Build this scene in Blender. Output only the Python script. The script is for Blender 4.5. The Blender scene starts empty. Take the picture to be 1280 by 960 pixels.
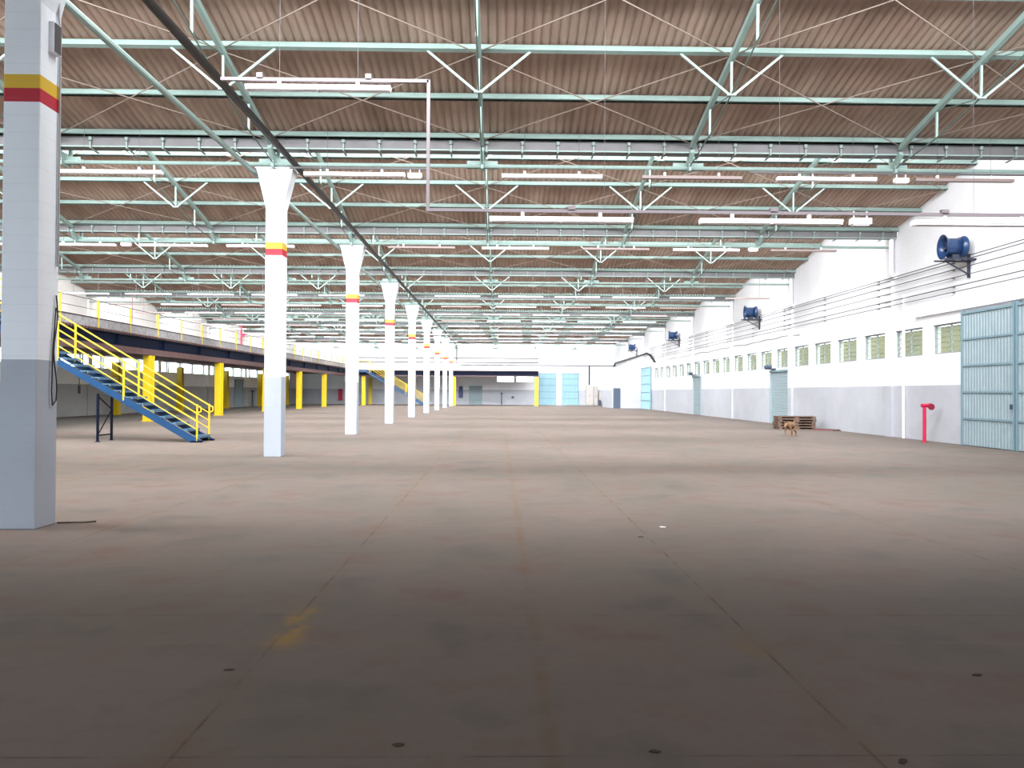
import bpy, bmesh, math, random
from mathutils import Vector, Matrix
random.seed(7)
C = bpy.context.scene
COL = C.collection

# ------------------------------------------------------------------ camera
yaw, pit, roll, EYE = .0171, .0109, .0053, 1.613
c_, s_ = math.cos(yaw), math.sin(yaw)
cp, sp = math.cos(pit), math.sin(pit)
cr, sr = math.cos(roll), math.sin(roll)
r0 = Vector((c_, -s_, 0)); F = Vector((cp*s_, cp*c_, sp)); u0 = Vector((-sp*s_, -sp*c_, cp))
Rv = cr*r0 + sr*u0; Uv = cr*u0 - sr*r0
cd = bpy.data.cameras.new('camera'); cam = bpy.data.objects.new('camera', cd); COL.objects.link(cam)
cam.matrix_world = Matrix(((Rv.x, Uv.x, -F.x, 0), (Rv.y, Uv.y, -F.y, 0), (Rv.z, Uv.z, -F.z, EYE), (0, 0, 0, 1)))
cd.sensor_fit = 'HORIZONTAL'; cd.sensor_width = 36; cd.lens = 27.0
cd.clip_start = .05; cd.clip_end = 400
C.camera = cam

# ------------------------------------------------------------------ light and exposure
GLAZING_STRENGTH = 6.0
DAYLIGHT_W = 2800.0      # daylight falling through each strip of roof glazing
SKY_STRENGTH = 5.6
C.view_settings.view_transform = 'Standard'
C.view_settings.look = 'None'
C.view_settings.exposure = 0.72
C.view_settings.gamma = 1
C.view_settings.use_curve_mapping = False
w = bpy.data.worlds.new('overcast_sky'); C.world = w; w.use_nodes = True
w.node_tree.nodes['Background'].inputs[0].default_value = (.80, .90, 1, 1)
w.node_tree.nodes['Background'].inputs[1].default_value = SKY_STRENGTH
for k_ in range(9):
    ld = bpy.data.lights.new('roof_daylight', 'AREA'); ld.shape = 'RECTANGLE'; ld.size = 36.0; ld.size_y = 1.5
    ld.energy = DAYLIGHT_W*(.4 if k_ == 8 else 1.); ld.color = (.95, .97, 1); ld.spread = math.radians(150)
    lo = bpy.data.objects.new('roof_daylight', ld); COL.objects.link(lo)
    lo.location = (-5.5, 8.98+10*k_+.62, 9.05); lo.rotation_euler = (math.radians(48), 0, 0)
C.cycles.use_denoising = True
C.cycles.max_bounces = 10
C.cycles.diffuse_bounces = 7
C.cycles.sample_clamp_indirect = 8

# ------------------------------------------------------------------ materials
MATS = {}
def mat(name, col, rough=.6, metal=0., noise=0., scale=3., spec=.4):
    m = bpy.data.materials.new(name); m.use_nodes = True
    nt = m.node_tree; b = nt.nodes['Principled BSDF']
    b.inputs['Base Color'].default_value = (*col, 1); b.inputs['Roughness'].default_value = rough
    b.inputs['Metallic'].default_value = metal; b.inputs['Specular IOR Level'].default_value = spec
    if noise > 0:
        g = nt.nodes.new('ShaderNodeNewGeometry')
        n = nt.nodes.new('ShaderNodeTexNoise'); n.inputs['Scale'].default_value = scale; n.inputs['Detail'].default_value = 5
        r = nt.nodes.new('ShaderNodeValToRGB')
        r.color_ramp.elements[0].position = .3; r.color_ramp.elements[1].position = .7
        r.color_ramp.elements[0].color = (*[c*(1-noise) for c in col], 1)
        r.color_ramp.elements[1].color = (*[min(1, c*(1+noise*.6)) for c in col], 1)
        nt.links.new(g.outputs['Position'], n.inputs['Vector'])
        nt.links.new(n.outputs['Fac'], r.inputs[0]); nt.links.new(r.outputs[0], b.inputs['Base Color'])
    MATS[name] = m
    return m

class NT:
    """tiny node helper"""
    def __init__(s, m): s.nt = m.node_tree; s.b = s.nt.nodes['Principled BSDF']
    def node(s, t, **k):
        n = s.nt.nodes.new(t)
        for a, v in k.items(): setattr(n, a, v)
        return n
    def link(s, a, b): s.nt.links.new(a, b)
    def math(s, op, a, b=0., clamp=False):
        n = s.node('ShaderNodeMath', operation=op, use_clamp=clamp)
        for i, v in enumerate((a, b)):
            if hasattr(v, 'is_output'): s.link(v, n.inputs[i])
            else: n.inputs[i].default_value = v
        return n.outputs[0]
    def mix(s, f, a, b):
        n = s.node('ShaderNodeMix', data_type='RGBA')
        for i, v in ((0, f), (6, a), (7, b)):
            if hasattr(v, 'is_output'): s.link(v, n.inputs[i])
            else: n.inputs[i].default_value = v if i == 0 else (*v, 1)
        return n.outputs[2]
    def noise(s, vec, scale, detail=4, rough=.55):
        n = s.node('ShaderNodeTexNoise'); n.inputs['Scale'].default_value = scale
        n.inputs['Detail'].default_value = detail; n.inputs['Roughness'].default_value = rough
        s.link(vec, n.inputs['Vector']); return n.outputs['Fac']
    def ramp(s, v, lo, hi):
        n = s.node('ShaderNodeMapRange'); n.inputs[1].default_value = lo; n.inputs[2].default_value = hi
        s.link(v, n.inputs[0]); return n.outputs[0]

def painted(name, white, grey, zline, joints=0., bands=False):
    """white paint over a grey dado, with block joints; bands = yellow and red stripes of the columns"""
    m = mat(name, white, .55, spec=.3); t = NT(m)
    g = t.node('ShaderNodeNewGeometry'); p = g.outputs['Position']
    sx = t.node('ShaderNodeSeparateXYZ'); t.link(p, sx.inputs[0]); z = sx.outputs[2]
    n = t.noise(p, 1.1, 6)
    wv = t.mix(t.ramp(n, .35, .7), tuple(c*.94 for c in white), white)
    gv = t.mix(t.ramp(n, .3, .7), tuple(c*.88 for c in grey), grey)
    colr = t.mix(t.math('LESS_THAN', z, zline), wv, gv)
    if bands:
        def band(a, b, col, base):
            f = t.math('MULTIPLY', t.math('GREATER_THAN', z, a), t.math('LESS_THAN', z, b))
            return t.mix(f, base, col)
        colr = band(5.12, 5.28, (.62, .40, .035), colr)
        colr = band(4.96, 5.12, (.42, .022, .04), colr)
    if joints:
        fr = t.math('FRACT', t.math('DIVIDE', z, joints))
        j = t.math('LESS_THAN', fr, .035)
        colr = t.mix(t.math('MULTIPLY', j, .14), colr, (.25, .25, .25))
    t.link(colr, t.b.inputs['Base Color'])
    return m

WHITE = (.76, .765, .79); DADO = (.43, .44, .48)
M_wall = painted('white_wall_grey_dado', WHITE, DADO, 1.935, joints=.2)
M_wall_left = painted('white_wall_olive_dado', (.82, .80, .77), (.36, .36, .35), 1.98, joints=.2)
M_col = painted('column_paint', (.77, .81, .85), (.37, .40, .45), 1.965, joints=.2, bands=True)
M_green = mat('pale_green_steel', (.25, .345, .315), .45, noise=.12, scale=1.5)
M_greend = mat('green_steel_rod', (.10, .15, .13), .5, noise=.1)
M_rod = mat('bare_rod', (.22, .175, .145), .5)
M_gutter = mat('grey_gutter_steel', (.135, .128, .132), .55, noise=.15, scale=2)
M_brkt = mat('gutter_bracket_steel', (.22, .27, .25), .5)
M_pipe = mat('black_brown_pipe', (.012, .009, .008), .5, noise=.3)
M_fixt = mat('white_enamel', (.86, .85, .88), .35)
M_tube = mat('fluorescent_glass', (.9, .9, .92), .25)
M_bare = mat('unpainted_channel', (.22, .165, .155), .5)
M_cond = mat('galvanised_conduit', (.07, .066, .07), .5)
M_condl = mat('pale_grey_conduit', (.40, .40, .41), .5)
M_blue = mat('blue_stair_paint', (.002, .034, .098), .4, noise=.12)
M_tread = mat('worn_blue_tread', (.06, .13, .20), .45, noise=.2)
M_navy = mat('navy_girder_paint', (.001, .0035, .014), .6, spec=.1, noise=.2, scale=.8)
M_prim = mat('red_primer_beam', (.085, .045, .043), .6, noise=.2)
M_deck = mat('deck_steel', (.09, .045, .035), .7, noise=.2)
M_toe = mat('grey_toe_mesh', (.22, .21, .215), .5, noise=.35, scale=6)
M_yel = mat('yellow_paint', (.52, .355, .007), .4, noise=.06)
M_rail = mat('dark_rail', (.035, .02, .024), .6, spec=.2)
M_red = mat('red_paint', (.45, .010, .05), .4)
M_door = mat('pale_blue_door', (.23, .295, .325), .5, noise=.08)
M_door2 = mat('light_blue_far_door', (.25, .42, .49), .5, noise=.05)
M_doord = mat('door_rail_blue', (.16, .25, .29), .45)
M_roll = mat('grey_green_shutter', (.26, .33, .355), .5, noise=.06)
M_dark = mat('dark_blue_grey', (.05, .065, .10), .5)
M_black = mat('black_rubber', (.02, .02, .02), .6)
M_fan = mat('fan_blue_paint', (.012, .035, .10), .3, noise=.25, scale=6)
M_fand = mat('fan_dark_steel', (.02, .026, .045), .35)
M_wood = mat('weathered_pallet_wood', (.14, .088, .066), .8, noise=.4, scale=9)
M_wood2 = mat('reddish_plank_wood', (.15, .05, .05), .8, noise=.3, scale=8)
M_fur = mat('tan_fur', (.24, .135, .072), .9, noise=.45, scale=9)
M_furl = mat('pale_fur', (.62, .45, .33), .9, noise=.1)
M_cab = mat('cream_cabinet', (.42, .39, .37), .5)
M_leaf = mat('dry_leaf', (.05, .035, .025), .8)
M_paper = mat('white_paper', (.8, .8, .8), .7)
M_mull = mat('window_bar', (.22, .24, .24), .5)
M_room = mat('room_plaster', (.83, .84, .87), .6)
M_ext = mat('ochre_neighbour_wall', (.165, .135, .055), .8, noise=.5, scale=.8)

def glass(name, col, a):
    m = mat(name, col, .25); t = NT(m)
    tr = t.node('ShaderNodeBsdfTransparent'); tr.inputs[0].default_value = (.95, .97, .93, 1)
    mx = t.node('ShaderNodeMixShader'); mx.inputs[0].default_value = a
    out = t.nt.nodes['Material Output']
    t.link(tr.outputs[0], mx.inputs[1]); t.link(t.b.outputs[0], mx.inputs[2]); t.link(mx.outputs[0], out.inputs[0])
    return m
M_glass = glass('louvre_glass', (.30, .34, .26), .40)
M_glass2 = glass('clear_glass', (.8, .85, .85), .12)

def glow(name, col, st):
    m = bpy.data.materials.new(name); m.use_nodes = True; nt = m.node_tree
    nt.nodes.remove(nt.nodes['Principled BSDF'])
    e = nt.nodes.new('ShaderNodeEmission'); e.inputs[0].default_value = (*col, 1); e.inputs[1].default_value = st
    nt.links.new(e.outputs[0], nt.nodes['Material Output'].inputs[0])
    m.cycles.emission_sampling = 'FRONT'
    return m
M_skylight = glow('daylit_opal_glazing', (.93, .97, 1), GLAZING_STRENGTH)

# corrugated fibre-cement
M_roof = mat('fibre_cement_sheet', (.30, .21, .165), .85, spec=.2); t = NT(M_roof)
g = t.node('ShaderNodeNewGeometry'); p = g.outputs['Position']
sx = t.node('ShaderNodeSeparateXYZ'); t.link(p, sx.inputs[0])
mp = t.node('ShaderNodeMapping'); mp.inputs['Scale'].default_value = (1, .25, .25); t.link(p, mp.inputs[0])
n1 = t.noise(mp.outputs[0], 1.6, 5); n2 = t.noise(p, .35, 3)
wn = t.node('ShaderNodeTexWhiteNoise', noise_dimensions='2D')
cmb = t.node('ShaderNodeCombineXYZ')
t.link(t.math('FLOOR', t.math('DIVIDE', sx.outputs[0], .885)), cmb.inputs[0]); t.link(t.math('FLOOR', t.math('DIVIDE', sx.outputs[1], 3.33)), cmb.inputs[1])
t.link(cmb.outputs[0], wn.inputs[0])
cc = t.mix(t.ramp(n1, .3, .7), (.27, .19, .145), (.50, .37, .30))
cc = t.mix(t.math('MULTIPLY', wn.outputs[0], .30), cc, (.36, .22, .18))
cc = t.mix(t.math('MULTIPLY', t.ramp(n2, .45, .7), .35), cc, (.44, .37, .30))
t.link(cc, t.b.inputs['Base Color'])

# concrete floor
M_floor = mat('worn_concrete_floor', (.2, .16, .14), .5, spec=.18); t = NT(M_floor)
g = t.node('ShaderNodeNewGeometry'); p = g.outputs['Position']
sx = t.node('ShaderNodeSeparateXYZ'); t.link(p, sx.inputs[0]); X, Y = sx.outputs[0], sx.outputs[1]
big = t.noise(p, .28, 5); mid = t.noise(p, 1.1, 6, .6); fine = t.noise(p, 22, 4, .7)
base = t.mix(t.ramp(big, .35, .65), (.157, .136, .115), (.200, .159, .139))
base = t.mix(t.math('MULTIPLY', t.ramp(mid, .53, .68), .6), base, (.175, .105, .088))
base = t.mix(t.math('MULTIPLY', t.ramp(mid, .47, .32), .5), base, (.095, .090, .084))
base = t.mix(t.math('MULTIPLY', fine, .25), base, (.06, .052, .046))
def near(v, at, wd):
    d = t.math('ABSOLUTE', t.math('SUBTRACT', v, at))
    return t.math('SUBTRACT', 1., t.math('DIVIDE', d, wd), True)
def per(v, at, period, wd):
    fr = t.math('FRACT', t.math('ADD', t.math('DIVIDE', t.math('SUBTRACT', v, at), period), .5))
    d = t.math('MULTIPLY', t.math('ABSOLUTE', t.math('SUBTRACT', fr, .5)), period)
    return t.math('SUBTRACT', 1., t.math('DIVIDE', d, wd), True)
brk = t.ramp(t.noise(p, 2.3, 5, .65), .42, .62)
wear = t.ramp(t.noise(p, .9, 5, .65), .40, .62)
base = t.mix(t.math('MULTIPLY', t.math('MULTIPLY', per(X, -1.43, 3.11, .16), wear), .45), base, (.17, .115, .075))
base = t.mix(t.math('MULTIPLY', t.math('MULTIPLY', near(X, .25, .07), wear), .8), base, (.16, .10, .06))
base = t.mix(t.math('MULTIPLY', t.math('MULTIPLY', per(Y, 4.97, 2.16, .05), brk), .8), base, (.19, .145, .11))
base = t.mix(t.math('MULTIPLY', t.math('MULTIPLY', per(X, -1.43, 3.11, .014), brk), .8), base, (.025, .022, .02))
base = t.mix(t.math('MULTIPLY', t.math('MULTIPLY', per(Y, 3.42, 2.16, .012), brk), .6), base, (.03, .025, .022))
ym = t.math('MULTIPLY', near(X, -1.38, .17), near(Y, 5.3, .55))
base = t.mix(t.math('MULTIPLY', t.math('MULTIPLY', ym, brk), 1.9, True), base, (.30, .19, .04))
ym = t.math('MULTIPLY', near(X, 1.62, .17), near(Y, 4.95, .30))
base = t.mix(t.math('MULTIPLY', t.math('MULTIPLY', ym, brk), 1.4, True), base, (.20, .13, .05))
t.link(base, t.b.inputs['Base Color'])
t.link(t.ramp(mid, -.4, 1.6), t.b.inputs['Roughness'])
rr = t.node('ShaderNodeMapRange'); rr.inputs[3].default_value = .55; rr.inputs[4].default_value = .75
t.link(mid, rr.inputs[0]); t.link(rr.outputs[0], t.b.inputs['Roughness'])
bp = t.node('ShaderNodeBump'); bp.inputs['Strength'].default_value = .12; bp.inputs['Distance'].default_value = .01
t.link(fine, bp.inputs['Height']); t.link(bp.outputs[0], t.b.inputs['Normal'])

# ------------------------------------------------------------------ mesh helpers
class MB:
    def __init__(s): s.v = []; s.f = []; s.smooth = False
    def add(s, vs, fs):
        o = len(s.v); s.v += [tuple(q) for q in vs]; s.f += [tuple(i+o for i in f) for f in fs]; return s
    def box(s, x0, x1, y0, y1, z0, z1):
        return s.add([(x, y, z) for x in (x0, x1) for y in (y0, y1) for z in (z0, z1)],
                     [(0, 1, 3, 2), (4, 6, 7, 5), (0, 4, 5, 1), (2, 3, 7, 6), (0, 2, 6, 4), (1, 5, 7, 3)])
    def frame(s, a, b):
        a, b = Vector(a), Vector(b); d = (b-a).normalized()
        up = Vector((0, 0, 1)) if abs(d.z) < .95 else Vector((0, 1, 0))
        x = d.cross(up).normalized(); y = x.cross(d).normalized(); return a, b, x, y
    def bar(s, a, b, wd, ht):
        a, b, x, y = s.frame(a, b)
        vs = [q + x*i*wd/2 + y*j*ht/2 for q in (a, b) for i, j in ((-1, -1), (1, -1), (1, 1), (-1, 1))]
        return s.add(vs, [(3, 2, 1, 0), (4, 5, 6, 7), (0, 1, 5, 4), (1, 2, 6, 5), (2, 3, 7, 6), (3, 0, 4, 7)])
    def tube(s, a, b, r, n=8, r2=None):
        a, b, x, y = s.frame(a, b); r2 = r if r2 is None else r2
        vs = [q + (x*math.cos(k*2*math.pi/n) + y*math.sin(k*2*math.pi/n))*rad for q, rad in ((a, r), (b, r2)) for k in range(n)]
        fs = [(k, (k+1) % n, n+(k+1) % n, n+k) for k in range(n)] + [tuple(range(n-1, -1, -1)), tuple(range(n, 2*n))]
        return s.add(vs, fs)
    def path(s, pts, r, n=8):
        for a, b in zip(pts, pts[1:]): s.tube(a, b, r, n)
        return s
    def lathe(s, prof, ax, n=24):
        """prof: (distance along ax, radius); ax = (origin, direction)"""
        o, d = Vector(ax[0]), Vector(ax[1]).normalized()
        up = Vector((0, 0, 1)) if abs(d.z) < .95 else Vector((0, 1, 0))
        x = d.cross(up).normalized(); y = x.cross(d)
        vs = [o + d*h + (x*math.cos(k*2*math.pi/n)+y*math.sin(k*2*math.pi/n))*r for h, r in prof for k in range(n)]
        fs = []
        for i in range(len(prof)-1):
            for k in range(n): fs.append((i*n+k, i*n+(k+1) % n, (i+1)*n+(k+1) % n, (i+1)*n+k))
        return s.add(vs, fs)
    def build(s, name, m, parent=None):
        me = bpy.data.meshes.new(name); me.from_pydata(s.v, [], s.f)
        bm = bmesh.new(); bm.from_mesh(me); bmesh.ops.recalc_face_normals(bm, faces=bm.faces)
        if s.smooth:
            for f in bm.faces: f.smooth = True
        bm.to_mesh(me); bm.free()
        me.materials.append(m)
        o = bpy.data.objects.new(name, me); COL.objects.link(o)
        if parent: o.parent = parent
        return o

def tag(o, label, cat, group=None, kind=None):
    if label: o['label'] = label
    if cat: o['category'] = cat
    if group: o['group'] = group
    if kind: o['kind'] = kind
    return o
def empty(name, loc=(0, 0, 0), rz=0.):
    o = bpy.data.objects.new(name, None); COL.objects.link(o); o.location = loc; o.rotation_euler = (0, 0, rz)
    o.empty_display_size = .1
    return o
KIDS = {}
def kids(o): return [q for q in COL.objects if q.parent is o]
def dup(o, parent=None, skip=()):
    c = o.copy(); COL.objects.link(c)
    if parent: c.parent = parent
    if o.name not in KIDS: KIDS[o.name] = kids(o)
    for ch in KIDS[o.name]: dup(ch, c)
    return c
ORD = 'zeroth first second third fourth fifth sixth seventh eighth ninth tenth eleventh twelfth thirteenth fourteenth fifteenth sixteenth seventeenth eighteenth nineteenth twentieth'.split()
def struct(o, label=None, cat=None): return tag(o, label, cat, None, 'structure')

# ------------------------------------------------------------------ layout constants (metres)
XL, XR, YB, YF = -26.0, 15.0, -3.0, 99.25
XC = -5.56                 # column row
G = [8.98 + 10*k for k in range(10)]   # gutter lines; G[0] over the first column
SL = .237
def zc(y, gy): return 7.70 + SL*(gy - y)     # purlin centre height on the slope running down to gutter gy
TR = [XC + 5.12*k for k in range(-3, 4)]      # truss lines between the walls

# ------------------------------------------------------------------ floor and walls
fl = MB(); fl.box(XL-.3, XR+.3, YB-6, YF+8, -.25, 0)
struct(fl.build('floor', M_floor), 'worn grey-brown concrete floor of the whole hall', 'floor')

def roofline(y):
    """top of the side walls: follows the sheets"""
    k = math.ceil((y - 8.98 - 1e-6)/10); gy = 8.98 + 10*k
    return zc(y, gy) + .16
def wall_yz(name, x, out, holes, m, label):
    """side wall in the plane x, thickened outwards, with rectangular holes (y0, y1, z0, z1)"""
    ys = {YB, YF}
    for h in holes: ys |= {h[0], h[1]}
    for k in range(-2, 10):
        gy = 8.98+10*k
        if YB < gy < YF: ys |= {gy-1e-3, gy+1e-3}
    ys = sorted(ys); mb = MB()
    for a, b in zip(ys, ys[1:]):
        cuts = sorted({(h[2], h[3]) for h in holes if h[0] <= a+1e-6 and h[1] >= b-1e-6})
        z = 0.
        def slab(z0, za, zb):
            if min(za, zb) - z0 < 1e-4: return
            x0, x1 = sorted((x, x+out))
            mb.add([(xx, yy, zz) for xx in (x0, x1) for yy, zz in ((a, z0), (b, z0), (b, zb), (a, za))],
                   [(0, 1, 2, 3), (7, 6, 5, 4), (0, 4, 5, 1), (1, 5, 6, 2), (2, 6, 7, 3), (3, 7, 4, 0)])
        for z0, z1 in cuts:
            slab(z, z0, z0); z = z1
        slab(z, roofline(a+2e-3), roofline(b-2e-3))
    return struct(mb.build(name, m), label, 'wall')
def wall_xz(name, y, out, holes, top, m, label, x0=XL-.3, x1=XR+.3):
    xs = {x0, x1}
    for h in holes: xs |= {h[0], h[1]}
    xs = sorted(xs); mb = MB()
    y0, y1 = sorted((y, y+out))
    for a, b in zip(xs, xs[1:]):
        z = 0.
        for z0, z1 in sorted({(h[2], h[3]) for h in holes if h[0] <= a+1e-6 and h[1] >= b-1e-6}):
            if z0 > z: mb.box(a, b, y0, y1, z, z0)
            z = z1
        mb.box(a, b, y0, y1, z, top)
    return struct(mb.build(name, m), label, 'wall')

win_r = [24.44 + 2.505*k for k in range(20)]
holes_r = [(y, y+1.88, 3.0, 4.0) for y in win_r]
holes_l = [(43.5+2.5*k-20, 43.5+2.5*k-20+2.34, 3.02, 3.88) for k in range(29)]
wall_yz('wall_right', XR, .3, holes_r + [(75.4, 79.6, 0, 4.0)], M_wall, 'long white wall with grey dado, louvre windows and fans')
wall_yz('wall_left', XL, -.3, holes_l, M_wall_left, 'long pale wall behind the mezzanine with a strip of windows')
wall_xz('wall_front', YF, .3, [(6.2, 9.4, 0, 4.0), (-.27, 2.0, 2.95, 3.75), (2.22, 4.5, 2.95, 3.75)], 10.4, M_wall, 'far white end wall closing the hall')
wall_xz('wall_back', YB, -.3, [(-17, -6, 0, 4.4)], 11.0, M_wall, 'unseen end wall with an opening added to light the front bay')  # opening added behind the camera to let sky light onto the first column

# pilasters along the long walls
n = 0
for gy in G:
    for x, s in ((XR, -1), (XL, 1)):
        n += 1
        if s < 0 and gy < 25: continue
        mb = MB(); x0, x1 = sorted((x+.0, x+s*.10)); mb.box(x0, x1, gy-.05, gy+.40, 0, 7.55)
        struct(mb.build('trim_%d' % n, M_wall if s < 0 else M_wall_left), 'shallow painted pilaster on the side wall', 'pilaster')

# ------------------------------------------------------------------ roof: corrugated slopes
def slope_mesh():
    mb = MB(); wl = .177; seg = 8
    nx = int((XR-XL)/wl*seg); ny = 4
    for j in range(ny+1):
        y = -10.02 + 9.77*j/ny
        for i in range(nx+1):
            x = XL + (XR-XL)*i/nx
            mb.v.append((x, y, 7.70 - SL*y + .165 - .058*abs(math.cos(math.pi*(x-XL)/wl))**.8))
    for j in range(ny):
        for i in range(nx):
            a = j*(nx+1)+i
            mb.f.append((a, a+1, a+nx+2, a+nx+1))
    mb.smooth = True
    return mb
slope = slope_mesh().build('ceiling', M_roof)
struct(slope, 'brown corrugated fibre-cement roof slope over the first bay', 'ceiling')
slope.location = (0, G[0], 0)
for k in range(1, 10):
    o = slope.copy(); COL.objects.link(o); o.location = (0, G[k], 0)
    o['label'] = 'brown corrugated fibre-cement roof slope over the %s bay' % ORD[k+1]
# tooth behind the camera
mb = MB(); mb.add([(XL-.3, YB-.3, 10.6), (XR+.3, YB-.3, 10.6), (XR+.3, -1.0, 10.35), (XL-.3, -1.0, 10.35)], [(0, 1, 2, 3)])
struct(mb.build('ceiling_back', M_roof), 'plain roof strip behind the first bay', 'ceiling')

# north-light glazing above each gutter
def glazing(k):
    gy = G[k]
    r = empty('window_%d' % (101+k), (0, gy, 0))
    struct(r, 'strip of roof glazing above the %s gutter' % ORD[k+1], 'window')
    if k == 0:
        p = MB(); p.add([(XL+.02, .06, 7.86), (XR-.02, .06, 7.86), (XR-.02, .06, 10.02), (XL+.02, .06, 10.02)], [(0, 1, 2, 3)])
        pane = p.build('pane', M_skylight, r)
        # make the emitting face look into the hall (+Y)
        me = pane.data
        if me.polygons[0].normal.y < 0: me.flip_normals()
        f = MB()
        x = XL
        while x < XR:
            f.box(x, x+.035, .065, .10, 7.84, 10.04); x += .854
        f.box(XL, XR, .065, .10, 7.80, 7.87); f.box(XL, XR, .065, .10, 9.98, 10.06); f.box(XL, XR, .065, .10, 8.9, 8.94)
        f.build('frame', M_green, r)
        c = MB(); c.box(XL, XR, -.02, .10, 10.06, 10.36); c.build('head_flashing', M_gutter, r)
        return r
    return r
z0 = glazing(0)
for k in range(1, 9):
    o = dup(z0); o.name = 'window_%d' % (101+k); o.location = (0, G[k], 0)
    o['label'] = 'strip of roof glazing above the %s gutter' % ORD[k+1]

# right wall louvre windows
def louvre_window():
    r = empty('window_1')
    f = MB(); w_, h_ = 1.88, 1.0
    for a, b in ((0, .05), (w_-.05, w_)): f.box(.08, .16, a, b, 0, h_)
    for a, b in ((0, .05), (h_-.05, h_)): f.box(.08, .16, .05, w_-.05, a, b)
    f.box(.09, .15, w_/2-.02, w_/2+.02, .05, h_-.05)
    f.build('frame', M_mull, r)
    p = MB()
    for q in range(5):
        z = .07 + q*.175
        for a, b in ((.06, w_/2-.03), (w_/2+.03, w_-.06)):
            p.add([(.07, a, z), (.07, b, z), (.16, b, z+.165), (.16, a, z+.165), (.075, a, z-.006), (.075, b, z-.006), (.165, b, z+.159), (.165, a, z+.159)],
                  [(0, 1, 2, 3), (7, 6, 5, 4), (0, 4, 5, 1), (3, 2, 6, 7), (0, 3, 7, 4), (1, 5, 6, 2)])
    p.build('louvre_panes', M_glass, r)
    return r
lw = louvre_window()
for k, y in enumerate(win_r):
    o = lw if k == 0 else dup(lw)
    o.name = 'window_%d' % (k+1); o.location = (XR, y, 3.0)
    struct(o, 'louvre window, %s from the sliding door along the wall with fans' % ORD[k+1], 'window')
# strip windows of the other long wall
sw = empty('window_30')
f = MB(); f.box(-.18, -.10, 0, .05, 0, .86); f.box(-.18, -.10, 2.29, 2.34, 0, .86); f.box(-.18, -.10, .05, 2.29, 0, .05); f.box(-.18, -.10, .05, 2.29, .81, .86); f.build('frame', M_mull, sw)
p = MB(); p.box(-.15, -.14, .05, 2.29, .05, .81); p.build('pane', M_glass2, sw)
for k, h in enumerate(holes_l):
    o = sw if k == 0 else dup(sw)
    o.name = 'window_%d' % (30+k); o.location = (XL, h[0], h[2])
    struct(o, 'bright strip window under the mezzanine deck', 'window'); o['group'] = 'strip windows under the mezzanine'
for k, x in enumerate((-.27, 2.22)):
    r = empty('window_%d' % (70+k), (x, YF, 2.95))
    struct(r, ('bright wide window in the far wall beside the mezzanine end post' if k else 'bright wide window in the far wall, nearer the column row'), 'window')
    wd = 2.27
    f = MB(); f.box(0, .05, .1, .18, 0, .8); f.box(wd-.05, wd, .1, .18, 0, .8); f.box(.05, wd-.05, .1, .18, 0, .05); f.box(.05, wd-.05, .1, .18, .75, .8); f.build('frame', M_mull, r)
    p = MB(); p.box(.05, wd-.05, .13, .14, .05, .75); p.build('pane', M_glass2, r)

mb = MB(); mb.box(XR+4.5, XR+4.8, 10, 95, 0, 4.6)
struct(mb.build('exterior_wall', M_ext), 'ochre neighbouring wall seen through the louvre windows', 'wall')
mb = MB(); mb.box(XR+.3, XR+4.5, -10, 110, -.3, -.05)
struct(mb.build('ground', mat('yard_concrete', (.35, .34, .32), .8)), 'strip of yard outside the louvre windows', 'ground')

# ------------------------------------------------------------------ doors
def ribbed_leaf(name, wd, ht, m, md, nrib, rails, label):
    """sliding sheet-metal leaf, local x = width, faces -y"""
    r = empty(name)
    s = MB(); pitch = wd/nrib
    prof = []
    for i in range(nrib):
        prof += [(i*pitch, 0), (i*pitch+pitch*.35, 0), (i*pitch+pitch*.5, -.022), (i*pitch+pitch*.85, -.022)]
    prof.append((wd, 0))
    nn = len(prof)
    s.add([(x, y, z) for z in (0.02, ht) for x, y in prof] , [(i, i+1, nn+i+1, nn+i) for i in range(nn-1)])
    s.add([(x, y+.03, z) for z in (0.02, ht) for x, y in prof] , [(i, i+1, nn+i+1, nn+i) for i in range(nn-1)])
    s.build('sheet_panel', m, r)
    for z in rails:
        b = MB(); b.box(.03, wd-.03, -.055, -.02, z-.03, z+.03); b.build('cross_rail', md, r)
    b = MB(); b.box(0, .07, -.06, .05, 0.01, ht+.12); b.build('edge_stile', md, r)
    b = MB(); b.box(wd-.07, wd, -.06, .05, 0.01, ht+.12); b.build('edge_stile', md, r)
    b = MB(); b.box(.07, wd-.07, -.06, .05, ht-.02, ht+.05); b.build('head_rail', md, r)
    return r
RL = (.86, 1.70, 2.54, 3.38)
for k, (ya, label) in enumerate(((21.82, 'pale blue ribbed sliding door leaf nearest the louvre windows'), (19.2, 'pale blue ribbed sliding door leaf cut by the picture edge'))):
    d = ribbed_leaf('door_%d' % (k+1), 2.56, 4.2, M_door, M_doord, 18, RL, '')
    d.location = (XR-.12 - .0*k, ya+2.58, 0); d.rotation_euler = (0, 0, -math.pi/2)
    struct(d, label, 'door')
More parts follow.
